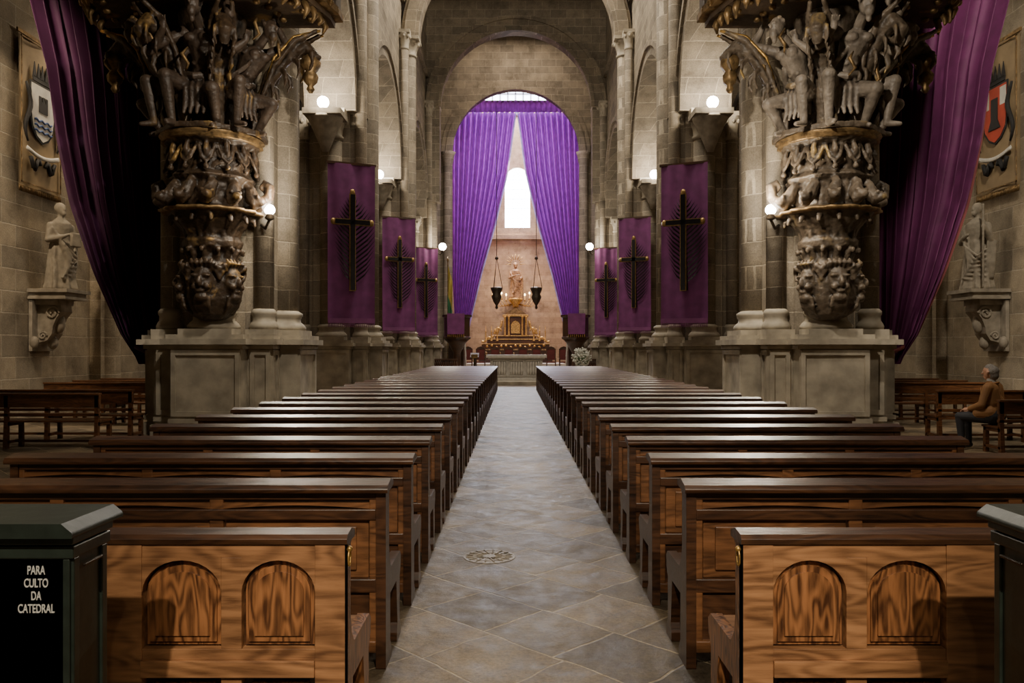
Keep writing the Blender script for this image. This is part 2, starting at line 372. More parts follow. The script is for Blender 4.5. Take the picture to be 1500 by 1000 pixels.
ZS=8.7
for sd,nm in((-1,'left'),(1,'right')):
    b=MB();xa,xb=sorted((sd*4.95,sd*6.25))
    for y in PY: b.box(xa,xb,y-1.2,y+1.2,ZS,22.49)
    for k in range(3):
        y0,y1=PY[k]+1.2,PY[k+1]-1.2;cy=(y0+y1)/2;a=(y1-y0)/2;Rr=1.06*a
        def arc(rad_extra,nn=14):
            RR=Rr+rad_extra
            tm=math.acos((Rr-a)/RR)
            left=[(cy-a+Rr-RR*math.cos(tm*i/nn),ZS+RR*math.sin(tm*i/nn)) for i in range(nn+1)]
            return left+[(2*cy-y,z) for y,z in left[::-1][1:]]
        A=arc(0);B=arc(.32);C=arc(.5)
        for i in range(len(A)-1):
            b.prism([A[i],A[i+1],(A[i+1][0],22.49),(A[i][0],22.49)],'x',xa,xb)
            for e,(P,Q) in((.12,(A,B)),(.2,(B,C))):
                b.prism([P[i],P[i+1],Q[i+1],Q[i]],'x',xa-e,xa+.01);b.prism([P[i],P[i+1],Q[i+1],Q[i]],'x',xb-.01,xb+e)
    b.box(min(sd*4.8,sd*4.95),max(sd*4.8,sd*4.95),14.3,43.1,16.5,16.8)
    b.obj('arcade_wall_'+nm,[STONE])
    b=MB()
    for y in PY:
        ring(b,sd*8.85,8.7,1.75,2.12,y-.35,y+.35,0,20)
    b.obj('aisle_arches_'+nm,[STONE])
# ---------------------------------------------------------------- piers (nave side is -x locally)
def pier_mesh():
    b=MB()
    def cruc(e,z0,z1,m):
        b.box(-1.05-e,1.05+e,-1.05-e,1.05+e,z0,z1,m);b.box(-.62-e,.62+e,-1.42-e,1.42+e,z0,z1,m);b.box(-1.42-e,1.42+e,-.62-e,.62+e,z0,z1,m)
    cruc(.08,0,.22,1);cruc(.0,.22,1.62,1);cruc(.04,.28,.36,1)
    cruc(.05,1.60,1.68,1);cruc(.14,1.68,1.78,1);cruc(.07,1.78,1.86,1)
    for ang in range(4):
        b.M=Matrix.Rotation(ang*math.pi/2,4,'Z')
        for (x0,x1,y) in((-.62,.62,-1.42),(-1.05,-.66,-1.05),(.66,1.05,-1.05)):
            m_=.09
            b.box(x0+.01,x0+m_,y-.04,y,.4,1.58,1);b.box(x1-m_,x1-.01,y-.04,y,.4,1.58,1)
            b.box(x0+m_,x1-m_,y-.04,y,.4,.49,1);b.box(x0+m_,x1-m_,y-.04,y,1.49,1.58,1)
        b.M=Matrix.Identity(4)
    b.box(-.9,.9,-.9,.9,1.86,ZS,0)
    b.box(-.55,.55,-1.0,1.0,1.86,ZS,0);b.box(-.95,1.0,-.55,.55,1.86,ZS,0)
    def colbase(x,y,r):
        b.box(x-r*1.45,x+r*1.45,y-r*1.45,y+r*1.45,1.86,1.96,1)
        b.lathe([(r*1.42,1.96),(r*1.45,2.02),(r*1.3,2.08),(r*1.15,2.12),(r*1.12,2.2),(r*1.25,2.24),(r*1.25,2.29),(r,2.34)],x,y,24,1)
    def capital(x,y,r,z,ab=1.65):
        b.lathe([(r,z-.75),(r*1.12,z-.72),(r*1.12,z-.66),(r,z-.63),(r*1.05,z-.45),(r*1.3,z-.2),(r*1.5,z-.08),(r*1.4,z-.04)],x,y,24,1,mod=lambda t,zz:1+.07*math.sin(8*t)*(1 if z-.62<zz<z-.1 else 0))
        b.box(x-r*ab,x+r*ab,y-r*ab,y+r*ab,z-.06,z+.08,1)
        for k in range(8):
            t=k*math.pi/4
            b.ell((x+r*1.3*math.cos(t),y+r*1.3*math.sin(t),z-.2),(.06,.06,.08),1,8,6)
    for (x,y,zt) in((0,-1.0,ZS),(0,1.0,ZS),(1.0,0,ZS),(-.92,0,15.0)):
        colbase(x,y,.33);b.lathe([(.33,2.3),(.325,6),(.32,zt-.7)],x,y,28,0);capital(x,y,.33,zt-.08,1.5)
    for x in(-1,1):
        for y in(-1,1):
            colbase(x*.86,y*.86,.18);b.lathe([(.18,2.3),(.18,14.5 if x<0 else ZS-.6)],x*.86,y*.86,16,0)
            capital(x*.86,y*.86,.18,(15.0 if x<0 else ZS)-.06,1.4)
    b.box(-.98,-.6,-.5,.5,ZS,15.0,0)
    b.box(-.92,-.6,-.9,.9,ZS,14.6,0)
    b.box(-.95,1.02,-.98,.98,ZS-.02,ZS+.06,0)
    return b.mesh('stone_pier',[STONE,BASE])
PM=pier_mesh()
for y in PY:
    inst(PM,'stone_pier',(PX,y,0));inst(PM,'stone_pier',(-PX,y,0),math.pi)
# ---------------------------------------------------------------- pews
def pew_end(b,x0,x1,m):
    p=[(-.05,0),(.13,0),(.13,.05),(.09,.1),(.09,.34),(.3,.34),(.34,.1),(.32,.05),(.32,0),(.46,0),(.46,.05),(.42,.1),(.42,.33),(.46,.38),(.47,.44),(.43,.47),(.12,.47),(.07,.52),(.05,.6),(.05,.86),(.10,.9),(.02,.925),(-.05,.91)]
    b.prism(p,'x',x0,x1,m)
def pew_mesh(L):
    b=MB();h=L/2
    for e in(-h,h-.05): pew_end(b,e,e+.05,0)
    b.prism([(-.09,.885),(.1,.90),(.1,.925),(.02,.945),(-.08,.925),(-.095,.905)],'x',-h-.015,h+.015,0)
    b.box(-h+.05,h-.05,-.045,.0,.845,.885,0)
    b.box(-h+.05,h-.05,-.02,.0,.80,.845,2)
    nb=3;w=(L-.1)/nb
    for i in range(nb):
        x0=-h+.05+i*w;x1=x0+w
        q=[(x0+.02,.83),(x1-.02,.83)]+[(x1-.02-(w-.04)*k/12,.80+.018*math.sin(math.pi*k/12)) for k in range(13)]
        b.prism(q,'y',-.04,-.015,1)
        b.box(x0+.04,x1-.04,-.022,.004,.45,.745,1)
        b.box(x0+.1,x1-.1,-.036,-.02,.49,.71,1)
    for i in range(nb+1):
        x=-h+.05+i*w;b.box(max(x-.035,-h+.05),min(x+.035,h-.05),-.043,.01,.1,.86,1)
    b.box(-h+.05,h-.05,-.052,.01,.745,.80,0)
    b.box(-h+.05,h-.05,-.045,.01,.38,.45,0)
    b.box(-h+.05,h-.05,-.02,.0,.12,.38,2);b.box(-h+.05,h-.05,-.047,.01,.08,.14,1)
    b.box(-h+.05,h-.05,0,.44,.425,.46,0);b.box(-h+.05,h-.05,.36,.4,.32,.425,0);b.box(-h+.05,h-.05,.2,.25,.1,.16,0)
    ob=b.obj('pew_tmp',[WDARK,WMID,WDARK],bevel=.006);me=ob.data;D.objects.remove(ob);return me
PEW=pew_mesh(2.5)
for k in range(28):
    y=3.97+.97*k
    for sd in(-1,1): inst(PEW,'pew',(sd*2.0,y,0))
def front_pew(sd):
    b=MB();L=.95;xa,xb=sorted((sd*.73,sd*(.73+L)))
    def X(u): return sd*(.73+u)
    def bx(u0,u1,y0,y1,z0,z1,m):
        a,c=sorted((X(u0),X(u1)));b.box(a,c,y0,y1,z0,z1,m)
    for u in(0,L-.05):
        a,c=sorted((X(u),X(u+.05)));pew_end(b,a,c,3)
    b.prism([(-.06,.885),(.08,.885),(.08,.91),(.02,.93),(-.05,.92),(-.065,.905)],'x',xa-.01,xb+.01,0)
    e=.745
    bx(.0,.11,-.054,.0,.05,.885,1);bx(e,L,-.054,0,.05,.885,1)
    bx(.11,e,-.05,0,.835,.885,1);bx(.11,e,-.05,0,.46,.50,1)
    bx(.11,e,-.066,0,.40,.46,1)
    bx(.38,.455,-.05,0,.50,.835,1);bx(.38,.455,-.05,0,.12,.40,1);bx(0.11,e,-.05,0,.05,.12,1)
    bx(.05,L-.05,-.012,.0,.1,.86,2)
    for u0,u1 in((.11,.38),(.455,e)):
        a,c=sorted((X(u0),X(u1)))
        r=(c-a)/2;cx=(a+c)/2;n=14;zs=.705
        for i in range(n):
            t0=math.pi*i/n;t1=math.pi*(i+1)/n
            p0=(cx-r*math.cos(t0),zs+.12*math.sin(t0));p1=(cx-r*math.cos(t1),zs+.12*math.sin(t1))
            b.prism([p0,p1,(p1[0],.836),(p0[0],.836)],'y',-.05,-.005,1)
        for e_,yy in((.008,-.024),(.022,-.034),(.045,-.042)):
            q=[(cx-r+e_,.50+e_),(cx+r-e_,.50+e_)]+[(cx+(r-e_)*math.cos(math.pi*i/n),zs+(.12-e_)*math.sin(math.pi*i/n)) for i in range(n+1)]
            b.prism(q,'y',yy,-.01,3)
        b.box(a+.03,c-.03,-.03,-.01,.15,.37,3)
    bx(.05,L-.05,0,.44,.425,.46,1);bx(.05,L-.05,.36,.4,.3,.425,0)
    xx=X(-.012)
    b.tube([(xx,-.03+.018*math.cos(t),.83+.03*math.sin(t)) for t in [k*math.pi/6 for k in range(13)]],.0045,6,4)
    b.ell((xx,-.03,.862),(.012,.012,.012),4,8,6)
    b.obj('front_pew',[WDARK,WHONEY,WDARK,WPANEL,GOLD],bevel=.004,loc=(0,2.93,0))
front_pew(-1);front_pew(1)
# ---------------------------------------------------------------- offering posts
def post(sd):
    b=MB();x0,x1=sorted((sd*1.34,sd*1.69));y0,y1=2.18,2.36
    b.box(x0,x1,y0,y1,0,1.06,0);b.box(x0-.02,x1+.02,y0-.02,y1+.02,0,.15,0)
    for z0,z1 in((.2,.26),(1.02,1.055)): b.box(x0-.012,x1+.012,y0-.012,y1+.012,z0,z1,0)
    for xx in(x0,x1-.02): b.box(xx,xx+.02,y0-.008,y0,.2,1.02,0)
    for yy in(y0,y1-.03): b.box(x0-.008,x1+.008,yy,yy+.03,.2,1.02,0)
    b.box(x0-.015,x1+.015,y0-.02,y1+.02,1.06,1.085,0)
    b.prism([(x0-.03,1.085),(x1+.03,1.085),(x1+.03,1.10),(x1-.0,1.125),(x0+.0,1.125),(x0-.03,1.10)],'y',y0-.05,y1+.05,0)
    xs=x1+.009 if sd<0 else x0-.009
    b.box(min(xs,xs-.008*sd),max(xs,xs-.008*sd),y0+.04,y0+.14,.985,.995,1)
    return b.obj('offering_box',[GREEN,BRONZE],bevel=.004)
pl=post(-1);post(1)
for i,t in enumerate(('PARA','CULTO','DA','CATEDRAL')):
    c=D.curves.new('lettering','FONT');c.body=t;c.size=.034;c.align_x='CENTER';c.extrude=.0012;c.offset=.0004
    o=D.objects.new('lettering_%d'%i,c);S.collection.objects.link(o);o.location=(-1.436,2.1785,.975-i*.0355);o.rotation_euler=(R(90),0,0)
    o.scale=(.60,1,1);c.materials.append(TEXTW);o.parent=pl
b=MB();b.lathe([(.2,.0),(.2,.004),(.17,.006),(.17,.003),(.13,.003),(.13,.006),(.10,.006),(.10,.003),(.05,.003),(.05,.007),(.001,.007)],0,0,32,0,smooth=False)
for k in range(16):
    t=k*math.pi/8;b.tube([(.05*math.cos(t),.05*math.sin(t),.005),(.18*math.cos(t+.25),.18*math.sin(t+.25),.005)],.006,6)
b.obj('floor_grille',[simple('worn_metal',(.24,.205,.16),.5,.15,.4,30,.4)],loc=(-.3,6.05,0))
# ---------------------------------------------------------------- aisle benches
def bench_mesh(L):
    b=MB();h=L/2
    b.box(-h,h,-.03,.02,.66,.86,0);b.box(-h,h,-.06,.05,.86,.895,0)
    b.box(-h,h,-.03,.02,.52,.57,0)
    b.box(-h,h,0,.42,.42,.455,0)
    for x in(-h+.02,-.03,h-.08):
        b.prism([(-.06,0),(.02,0),(.03,.5),(.02,.88),(-.03,.88),(-.03,.5)],'x',x,x+.06,0)
        b.prism([(.34,0),(.41,0),(.40,.43),(.34,.43)],'x',x,x+.06,0)
        b.box(x,x+.06,-.03,.4,.36,.43,0);b.box(x,x+.06,-.03,.38,.08,.13,0)
    b.box(-h+.04,h-.04,.17,.22,.085,.125,0)
    ob=b.obj('t',[wood('bench_wood',(.035,.014,.006),(.19,.078,.03),.32)],bevel=.006);me=ob.data;D.objects.remove(ob);return me
BN=bench_mesh(3.0)
for y in(12.6,13.7,16.7,17.8,19.,21.5,23.): inst(BN,'aisle_bench',(-8.25 if y<15 else -8.6,y,0))
for y in(13.5,16.7,17.8,19.,21.5,23.): inst(BN,'aisle_bench',(8.65,y,0))
inst(BN,'aisle_bench',(8.72,11.9,0),0,(1,1,.93))
# ---------------------------------------------------------------- big side drapes
def drape(sd,mt,tm):
    zs=[10.2,8.6,7.2,5.8,4.5,3.1,1.9,1.35];xo=[9.95,9.75,9.4,9.2,8.92,8.45,7.95,7.6]
    xi=[7.0,7.0,7.0,7.0,7.0,7.05,7.15,7.2]
    def ip(z,A): return float(np.interp(z,zs[::-1],A[::-1]))
    b=MB()
    def fn(u,v):
        z=10.2+(1.3-10.2)*v
        a,c=ip(z,xi),ip(z,xo);w=c-a
        amp=.17*min(1,w/2+.25)
        ph=u*2*math.pi*11+.6*math.sin(3*v+u*4)
        x=a+w*(u+.014*math.sin(ph*2));y=15.75+amp*math.sin(ph)+.06*math.sin(ph*2.3+1+v*3)
        return (sd*x,y,z)
    b.grid(fn,190,60,0)
    def fe(u,v):
        z=10.2+(1.3-10.2)*v;x,y,_=fn(1.0,v);return (x+sd*.05*u,y-.02-.02*u,z)
    b.grid(fe,2,60,1)
    b.tube([(sd*7.0,15.75,10.2),(sd*10.9,15.75,10.2)],.05,10,2)
    b.tube([(sd*(7.4+.28*math.cos(t)),15.75+.22*math.sin(t),1.55+.1*math.cos(t)) for t in [k*math.pi/8 for k in range(17)]],.04,8,1)
    b.obj('purple_drape',[mt,tm,DGOLD],fix=False)
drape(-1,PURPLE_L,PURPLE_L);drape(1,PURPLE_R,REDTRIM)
# ---------------------------------------------------------------- banners with cross and palm
def banner_mesh():
    b=MB();W=1.36;H=4.6
    b.grid(lambda u,v:(-W/2+W*u,.03*math.sin(u*9+v*2)+.015*math.sin(u*23),H*v),24,10,0)
    b.box(-W/2-.04,W/2+.04,-.01,.03,H-.02,H+.05,4)
    b.box(-W/2,W/2,-.045,-.03,.0,.14,3)
    for k in range(45): b.tube([(-W/2+W*(k+.5)/45,-.02,.02),(-W/2+W*(k+.5)/45,-.02,-.12)],.009,4,3)
    b.tube([(.10-.1*t,-.08,.95+2.75*t) for t in [i/10 for i in range(11)]],[.03-.002*i for i in range(11)],6,1)
    for i in range(18):
        t=i/17;z=1.15+2.25*t
        for s in(-1,1):
            Ln=(.64 if s>0 else .54)*math.sin(math.pi*(.25+.68*t))+.04
            p0=Vector((.06-.06*t,-.075,z));p1=p0+Vector((s*Ln*.6,-.03,Ln*.5));p2=p0+Vector((s*Ln*.97,.01,Ln*.8+.1))
            w=Vector((0,0,.026))
            b.add([p0-w,p0+w,p1+w*1.2,p1-w*1.2,p2],[(0,3,2,1),(3,4,2)],1)
    for e,y,m in((.0,-.16,2),(-.026,-.20,1)):
        w=.09+e
        b.box(-w,w,y,-.1,.92-e,3.72+e,m);b.box(-.52-e,.52+e,y,-.1,2.9-w,2.9+w,m)
    for (x,z) in((0,3.76),(-.55,2.9),(.55,2.9)): b.ell((x,-.14,z),(.08,.05,.10),2,10,6)
    return b.mesh('lent_banner',[PURPBAN,BLACK,simple('banner_gold',(.34,.22,.08),.4,.6,.4,10,.3),cloth('banner_fringe',(.24,.07,.21)),WDARK],fix=False)
BM=banner_mesh()
for y in(22.75,32.1,41.7):
    for sd in(-1,1): inst(BM,'lent_banner',(sd*4.82,y,2.35),-sd*R(24))
# ---------------------------------------------------------------- wall lamps
def lamp(x,y,z,tx,ty,e=60,r=.12,bracket=True,col=(1,.86,.66)):
    b=MB();b.ell((0,0,0),r,0,16,12);d=Vector((tx,ty,0))
    b.lathe([(.03,-r-.1),(.09,-r-.06),(.05,-r+.02),(.08,-r+.06)],0,0,14,1)
    if bracket: b.tube([(0,0,-r-.08),tuple(d*-.2+Vector((0,0,-r-.22))),tuple(d*-.5+Vector((0,0,-r-.1)))],.025,8,1)
    o=b.obj('bracket_lamp',[BULB,BRONZE],loc=(x,y,z))
    l=D.lights.new('lamp_light','POINT');l.energy=e;l.color=col;l.shadow_soft_size=.15
    q=D.objects.new('lamp_light',l);S.collection.objects.link(q);q.parent=o;q.location=(tx*.4,ty*.4,.15)
for sd in(-1,1):
    lamp(sd*5.62,PY[1]-1.95,8.72,0,-1,190,.17,False)  # globes on these piers oversized, lamp bloom built into their shape
    lamp(sd*5.62,PY[2]-1.95,8.72,0,-1,190,.19,False)
    lamp(sd*4.5,14.1,4.1,-sd*.6,-.7,110,.095)
    lamp(sd*3.95,42.2,7.1,-sd*.7,-.7,170,.2)
    for y in PY[1:3]:
        b=MB();b.lathe([(.10,7.35),(.2,7.6),(.42,8.1),(.5,8.25),(.52,8.32)],0,0,20,0);b.box(-.55,.55,-.5,.45,8.32,8.48,0)
        b.obj('lamp_corbel',[TRIM],loc=(sd*PX,y-1.75,0))
# ---------------------------------------------------------------- heraldic wall hangings
def herald(sd):
    b=MB();W=1.6;H=3.35
    b.grid(lambda u,v:(-W/2+W*u,.02*math.sin(u*8),H*v),16,4,0)
    b.box(-W/2-.05,W/2+.05,-.02,.02,H-.03,H+.05,5)
    for x in(-W/2+.05,W/2-.08): b.box(x,x+.03,-.035,-.022,.06,H-.06,5)
    for z in(.06,H-.1): b.box(-W/2+.05,W/2-.05,-.035,-.022,z,z+.03,5)
    for k in range(40): b.tube([(-W/2+W*(k+.5)/40,0,.0),(-W/2+W*(k+.5)/40,0,-.14)],.012,4,5)
    def sh(s): return [(-.42*s,2.35),(.42*s,2.35),(.42*s,1.7),(.36*s,1.4),(.2*s,1.2),(0,1.1),(-.2*s,1.2),(-.36*s,1.4),(-.42*s,1.7)]
    b.prism([(x*1.1,z+(0.05 if z>2 else -.05)) for x,z in sh(1)],'y',-.045,-.025,2)
    b.prism(sh(1),'y',-.055,-.04,1 if sd<0 else 3)
    if sd<0:
        for k in range(3):
            z=1.32+k*.12
            pts=[(-.32+.64*i/12,-.06,z+.025*math.sin(i*1.6)) for i in range(13)];b.tube(pts,.022,6,4)
        b.box(-.16,.16,-.07,-.055,1.75,2.0,2);
        for x in(-.16,-.04,.08): b.box(x,x+.08,-.07,-.055,2.0,2.12,2)
    else:
        b.box(-.12,.12,-.07,-.055,1.4,2.1,2);b.prism([(-.22,1.4),(.22,1.4),(.1,1.65),(-.1,1.65)],'y',-.075,-.055,2);b.box(-.42,-.2,-.06,-.05,1.9,2.3,1);b.box(.2,.42,-.06,-.05,1.9,2.3,1)
    for x in(-.3,-.15,0,.15,.3):
        b.prism([(x-.07,2.5),(x+.07,2.5),(x,2.85)],'y',-.05,-.03,2)
    b.box(-.36,.36,-.05,-.03,2.42,2.52,2)
    for s in(-1,1):
        b.tube([(s*(.55+.1*math.sin(k*.7)),-.05,1.0+.13*k) for k in range(11)],[.02+.03*abs(math.sin(k*.3)) for k in range(11)],6,2)
        b.tube([(s*(.1+.3*k/6),-.05,.55+.14*math.sin(k*1.1)) for k in range(8)],.045,6,2)
    b.tube([(-.6+1.2*k/12,-.06,.85-.12*math.sin(math.pi*k/12)) for k in range(13)],.05,6,1,flat=.4)
    return b.obj('heraldic_wall_banner',[TAN,WHITEC,BLACKC,REDC,BLUEC,DGOLD],loc=(sd*10.9,17.9,5.2),rz=(R(90) if sd<0 else R(-90)),fix=False)
herald(-1);herald(1)
# ---------------------------------------------------------------- robed statues
def robed(name,H,matl,seed,vox=.022,loc=(0,0,0),rz=0,pose=0):
    random.seed(seed);b=MB();k=H/2.0
    def P(x,y,z): return (x*k,y*k,z*k)
    def md(t,z): return 1+(.13*math.sin(8*t+seed+z*2)+.07*math.sin(15*t+2*z))*max(0,min(1,(1.45*k-z)/(1.0*k)))
    b.lathe([(.33*k,0),(.34*k,.04*k),(.30*k,.3*k),(.27*k,.7*k),(.24*k,.95*k),(.20*k,1.15*k),(.24*k,1.4*k),(.23*k,1.52*k),(.12*k,1.62*k),(.075*k,1.66*k),(.07*k,1.75*k)],0,0,48,0,mod=md,sx=1.05,sy=.75)
    b.ell(P(0,-.02,1.84),(.1*k,.115*k,.145*k),0);b.ell(P(0,.03,1.88),(.125*k,.12*k,.13*k),0)
    b.ell(P(0,-.13,1.83),(.018*k,.03*k,.03*k));b.ell(P(0,-.10,1.75),(.06*k,.05*k,.07*k))
    b.cap(P(-.25,0,1.45),P(-.33,-.05,1.12),.085*k,.075*k);b.cap(P(-.33,-.05,1.12),P(-.12,-.26,1.2),.08*k,.05*k)
    b.cap(P(.25,0,1.45),P(.34,-.04,1.14),.085*k,.075*k)
    if pose==0: b.cap(P(.34,-.04,1.14),P(.2,-.3,1.02),.08*k,.05*k);b.box(.02*k,.26*k,-.36*k,-.27*k,.98*k,1.3*k)
    else: b.cap(P(.34,-.04,1.14),P(.36,-.3,1.4),.08*k,.05*k);b.tube([P(.37,-.32,0.02),P(.37,-.32,1.9)],.028*k,8)
    b.cap(P(-.12,-.26,1.2),P(-.02,-.28,1.25),.045*k,.035*k)
    for i in range(7):
        t=i/6;a=P(-.28+.1*t,-.12,1.4-.2*t);c=P(.2-.06*i,-.27,.75-.08*i)
        m=P((-.1+.02*i),-.27,1.0-.08*i);b.tube([a,m,c,P(.3,-.12,.9-.12*i)],[.03*k,.035*k,.035*k,.02*k],6)
    for i in range(4): b.tube([P(.33+.02*i,-.06+.04*i,1.1),P(.3+.03*i,-.08+.03*i,.6),P(.26+.03*i,-.1+.05*i,.25)],[.05*k,.045*k,.02*k],6)
    o=b.obj(name,[matl],loc=loc,rz=rz);remesh(o,vox*k,[('CLOUDS',.08,.012)]);return o
def bracket(sd,y):
    b=MB();x=sd*10.98
    def bx(x0,x1,*r): a,c=sorted((x-sd*x0,x-sd*x1));b.box(a,c,*r)
    bx(0,.9,y-.5,y+.5,2.87,2.95);bx(0,.82,y-.44,y+.44,2.78,2.87);bx(0,.85,y-.47,y+.47,2.72,2.78);bx(0,.6,y-.32,y+.32,2.6,2.72)
    bx(0,.08,y-.42,y+.42,1.55,2.7)
    q=[(0,2.6),(.6,2.6),(.62,2.45),(.5,2.3),(.42,2.1),(.4,1.95),(.3,1.8),(.12,1.75),(0,1.6)]
    b.prism([(x-sd*a,c) for a,c in q],'y',y-.22,y+.22)
    for s in(-1,1):
        b.tube([(x-sd*(.42+.16*(1-k/20)*math.cos(k*.6)),y+s*.23,2.42+.16*(1-k/20)*math.sin(k*.6)) for k in range(18)],.03,6)
        b.tube([(x-sd*(.2+.1*(1-k/20)*math.cos(k*.6)),y+s*.23,1.9+.1*(1-k/20)*math.sin(k*.6)) for k in range(18)],.025,6)
        b.ell((x-sd*.1,y+s*.38,1.75),(.1,.08,.14))
    b.ell((x-sd*.45,y,2.2),(.12,.12,.25));b.ell((x-sd*.3,y,1.75),(.1,.12,.16))
    b.obj('statue_bracket',[TRIM],bevel=.008)
for sd in(-1,1):
    bracket(sd,18.0);robed('saint_statue',2.0,STATUE,3+sd,loc=(sd*10.5,18.0,2.95),rz=(R(65) if sd<0 else R(-65)),pose=(0 if sd<0 else 1))
# ---------------------------------------------------------------- organ consoles with atlantes
def atlas_group(sd,matl,figm):
    cx=sd*5.5;cy=14.05
    root=empty('organ_gallery_console',(cx,cy,0))
    rnd=random.Random(11+sd)
    b=MB()
    prof=[(.2,2.12),(.34,2.2),(.40,2.3),(.46,2.45),(.50,2.8),(.44,3.1),(.36,3.2),(.36,3.3),(.48,3.4),(.50,3.5),(.44,3.58),(.5,3.7),(.66,3.9),(.78,4.0),(.6,4.1),(.62,4.5),(.72,4.6),(.6,4.7),(.64,5.1),(.8,5.2),(.85,5.32),(.7,5.36),(.5,5.5),(.40,6.0),(.40,6.6),(.6,7.6)]
    b.lathe(prof,0,0,48,0,mod=lambda t,z:1+.05*math.sin(8*t)*(1 if z<5.1 else .3))
    def pol(a,r,z,t=0.0):
        return Vector((r*math.cos(a)-t*math.sin(a),r*math.sin(a)+t*math.cos(a),z))
    A=lambda d:R(d)
    for d in(205,270,335):
        a=A(d);rt=Matrix.Rotation(a,3,'Z')
        b.ell(pol(a,.44,2.78),(.17,.19,.27),rot=rt)
        b.ell(pol(a,.62,2.76),(.06,.045,.09),rot=rt)
        for s in(-1,1):
            b.ell(pol(a,.56,2.87,s*.10),(.06,.075,.03),rot=rt);b.ell(pol(a,.56,2.68,s*.10),(.07,.06,.06),rot=rt)
            b.tube([pol(a,.45,2.95,s*.12),pol(a,.5,3.05,s*.25),pol(a,.42,2.95,s*.33),pol(a,.45,2.8,s*.27)],[.05,.06,.05,.03],6)
        b.ell(pol(a,.58,2.60),(.05,.08,.03),rot=rt);b.ell(pol(a,.53,2.5),(.09,.12,.08),rot=rt)
        for k in range(-2,3): b.tube([pol(a,.5,2.5,k*.05),pol(a,.48,2.35,k*.06),pol(a,.38,2.22,k*.05)],[.04,.035,.015],6)
        for k in range(-2,3): b.tube([pol(a,.45,3.0,k*.07),pol(a,.55,3.1,k*.08),pol(a,.5,3.17,k*.09)],[.045,.04,.02],6)
    def leaves(z,r,n,h,out,th=.05,ph=0):
        for k in range(n):
            a=2*math.pi*k/n+ph
            b.tube([pol(a,r,z),pol(a,r+.02,z+h*.5),pol(a,r+out*.6,z+h*.9),pol(a,r+out,z+h*.85),pol(a,r+out*1.05,z+h*.65)],[th*.7,th*1.2,th*1.1,th*.9,th*.5],6)
    leaves(3.05,.36,12,.35,.16);leaves(3.5,.42,14,.45,.3,.055,.1);leaves(2.2,.33,10,.25,.08)
    for d in(190,225,255,285,315,350):
        a=A(d)
        b.tube([pol(a,.55,4.62,.0),pol(a,.68,4.45,.07),pol(a,.76,4.25,.0),pol(a,.84,4.16,-.03),pol(a,.96,4.2,0)],[.05,.09,.13,.12,.05],8)
        b.ell(pol(a,.89,4.2),(.13,.1,.09),rot=Matrix.Rotation(a,3,'Z'))
        for s in(-1,1): b.ell(pol(a,.9,4.28,s*.08),.035)
        b.tube([pol(a,.55,4.6),pol(a,.62,4.78,.1),pol(a,.6,4.85,.2)],[.05,.04,.06],6)
    for d in(180,0):
        a=A(d)
        b.tube([pol(a,.6,4.05),pol(a,.85,4.15),pol(a,1.0,4.32),pol(a,1.02,4.5),pol(a,.92,4.56),pol(a,.86,4.48),pol(a,.92,4.42)],[.08,.1,.1,.09,.07,.05,.04],8)
    for k in range(14):
        a=2*math.pi*k/14
        b.tube([pol(a-.2,.68,5.1),pol(a-.1,.76,4.86),pol(a,.78,4.78),pol(a+.1,.76,4.86),pol(a+.2,.68,5.1)],.035,6)
        b.tube([pol(a,.72,5.15),pol(a,.76,4.98),pol(a,.75,4.86)],[.04,.06,.03],6)
        b.ell(pol(a,.78,4.7),.05)
    b.prism([(.95*math.cos(A(d)),.95*math.sin(A(d))) for d in(200,250,290,340,20,160)],'z',5.33,5.43)
    # scrolled consoles
    for d in(180,242,298,360):
        a=A(d);k_=1.0 if d in(180,360) else .8
        b.tube([pol(a,.45,5.4),pol(a,.7*k_,5.5),pol(a,.85*k_,5.9),pol(a,1.0*k_,6.4),pol(a,1.3*k_,6.85),pol(a,1.68*k_,6.98),pol(a,1.84*k_,6.8),pol(a,1.74*k_,6.62),pol(a,1.62*k_,6.7)],[.13,.12,.11,.12,.15,.14,.11,.08,.06],10)
        for s in(-1,1):
            b.tube([pol(a,.8*k_,5.7,s*.1),pol(a,.95*k_,6.1,s*.15),pol(a,1.15*k_,6.6,s*.17),pol(a,1.5*k_,7.05,s*.16),pol(a,1.9*k_,7.25,s*.1)],[.03,.045,.05,.06,.04],6)
        for k in range(4):
            t=k/3;r=(1.0+.7*t)*k_;z=6.35+.55*t**.8
            for s in(-1,1):
                b.tube([pol(a,r,z,s*.05),pol(a,r+.10,z-.08,s*.14),pol(a,r+.12,z-.24,s*.16),pol(a,r+.06,z-.36,s*.12)],[.05,.06,.045,.02],6,flat=.6)
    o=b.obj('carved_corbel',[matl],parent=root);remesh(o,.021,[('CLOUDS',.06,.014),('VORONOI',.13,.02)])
    # atlantes
    b=MB()
    def fig(d,r0,z0,s,lean=0,arm=0):
        a=A(d)
        def q(r,z,t=0): return pol(a,r0+r*s,z0+z*s,t*s)
        pel=q(.05,.48,0);wa=q(.17,.70,.03+lean*.5);ch=q(.30,.93,.05+lean);nk=q(.40,1.10,.05+lean*1.3)
        b.cap(pel,wa,.155*s,.12*s,0,14);b.cap(wa,ch,.125*s,.18*s,0,14)
        for t in(-1,1):
            b.ell(q(.43,.95,.05+lean+t*.085),(.08*s,.08*s,.065*s))
            b.ell(q(.32,.80,.03+lean*.7+t*.05),(.04*s,.045*s,.035*s));b.ell(q(.28,.70,.03+lean*.5+t*.05),(.04*s,.045*s,.035*s))
            b.ell(pel+pol(a,-.03*s,-.02*s,t*.09*s),(.1*s,.1*s,.1*s))
        b.cap(nk,q(.52,1.2,.05+lean*1.4),.065*s,.058*s)
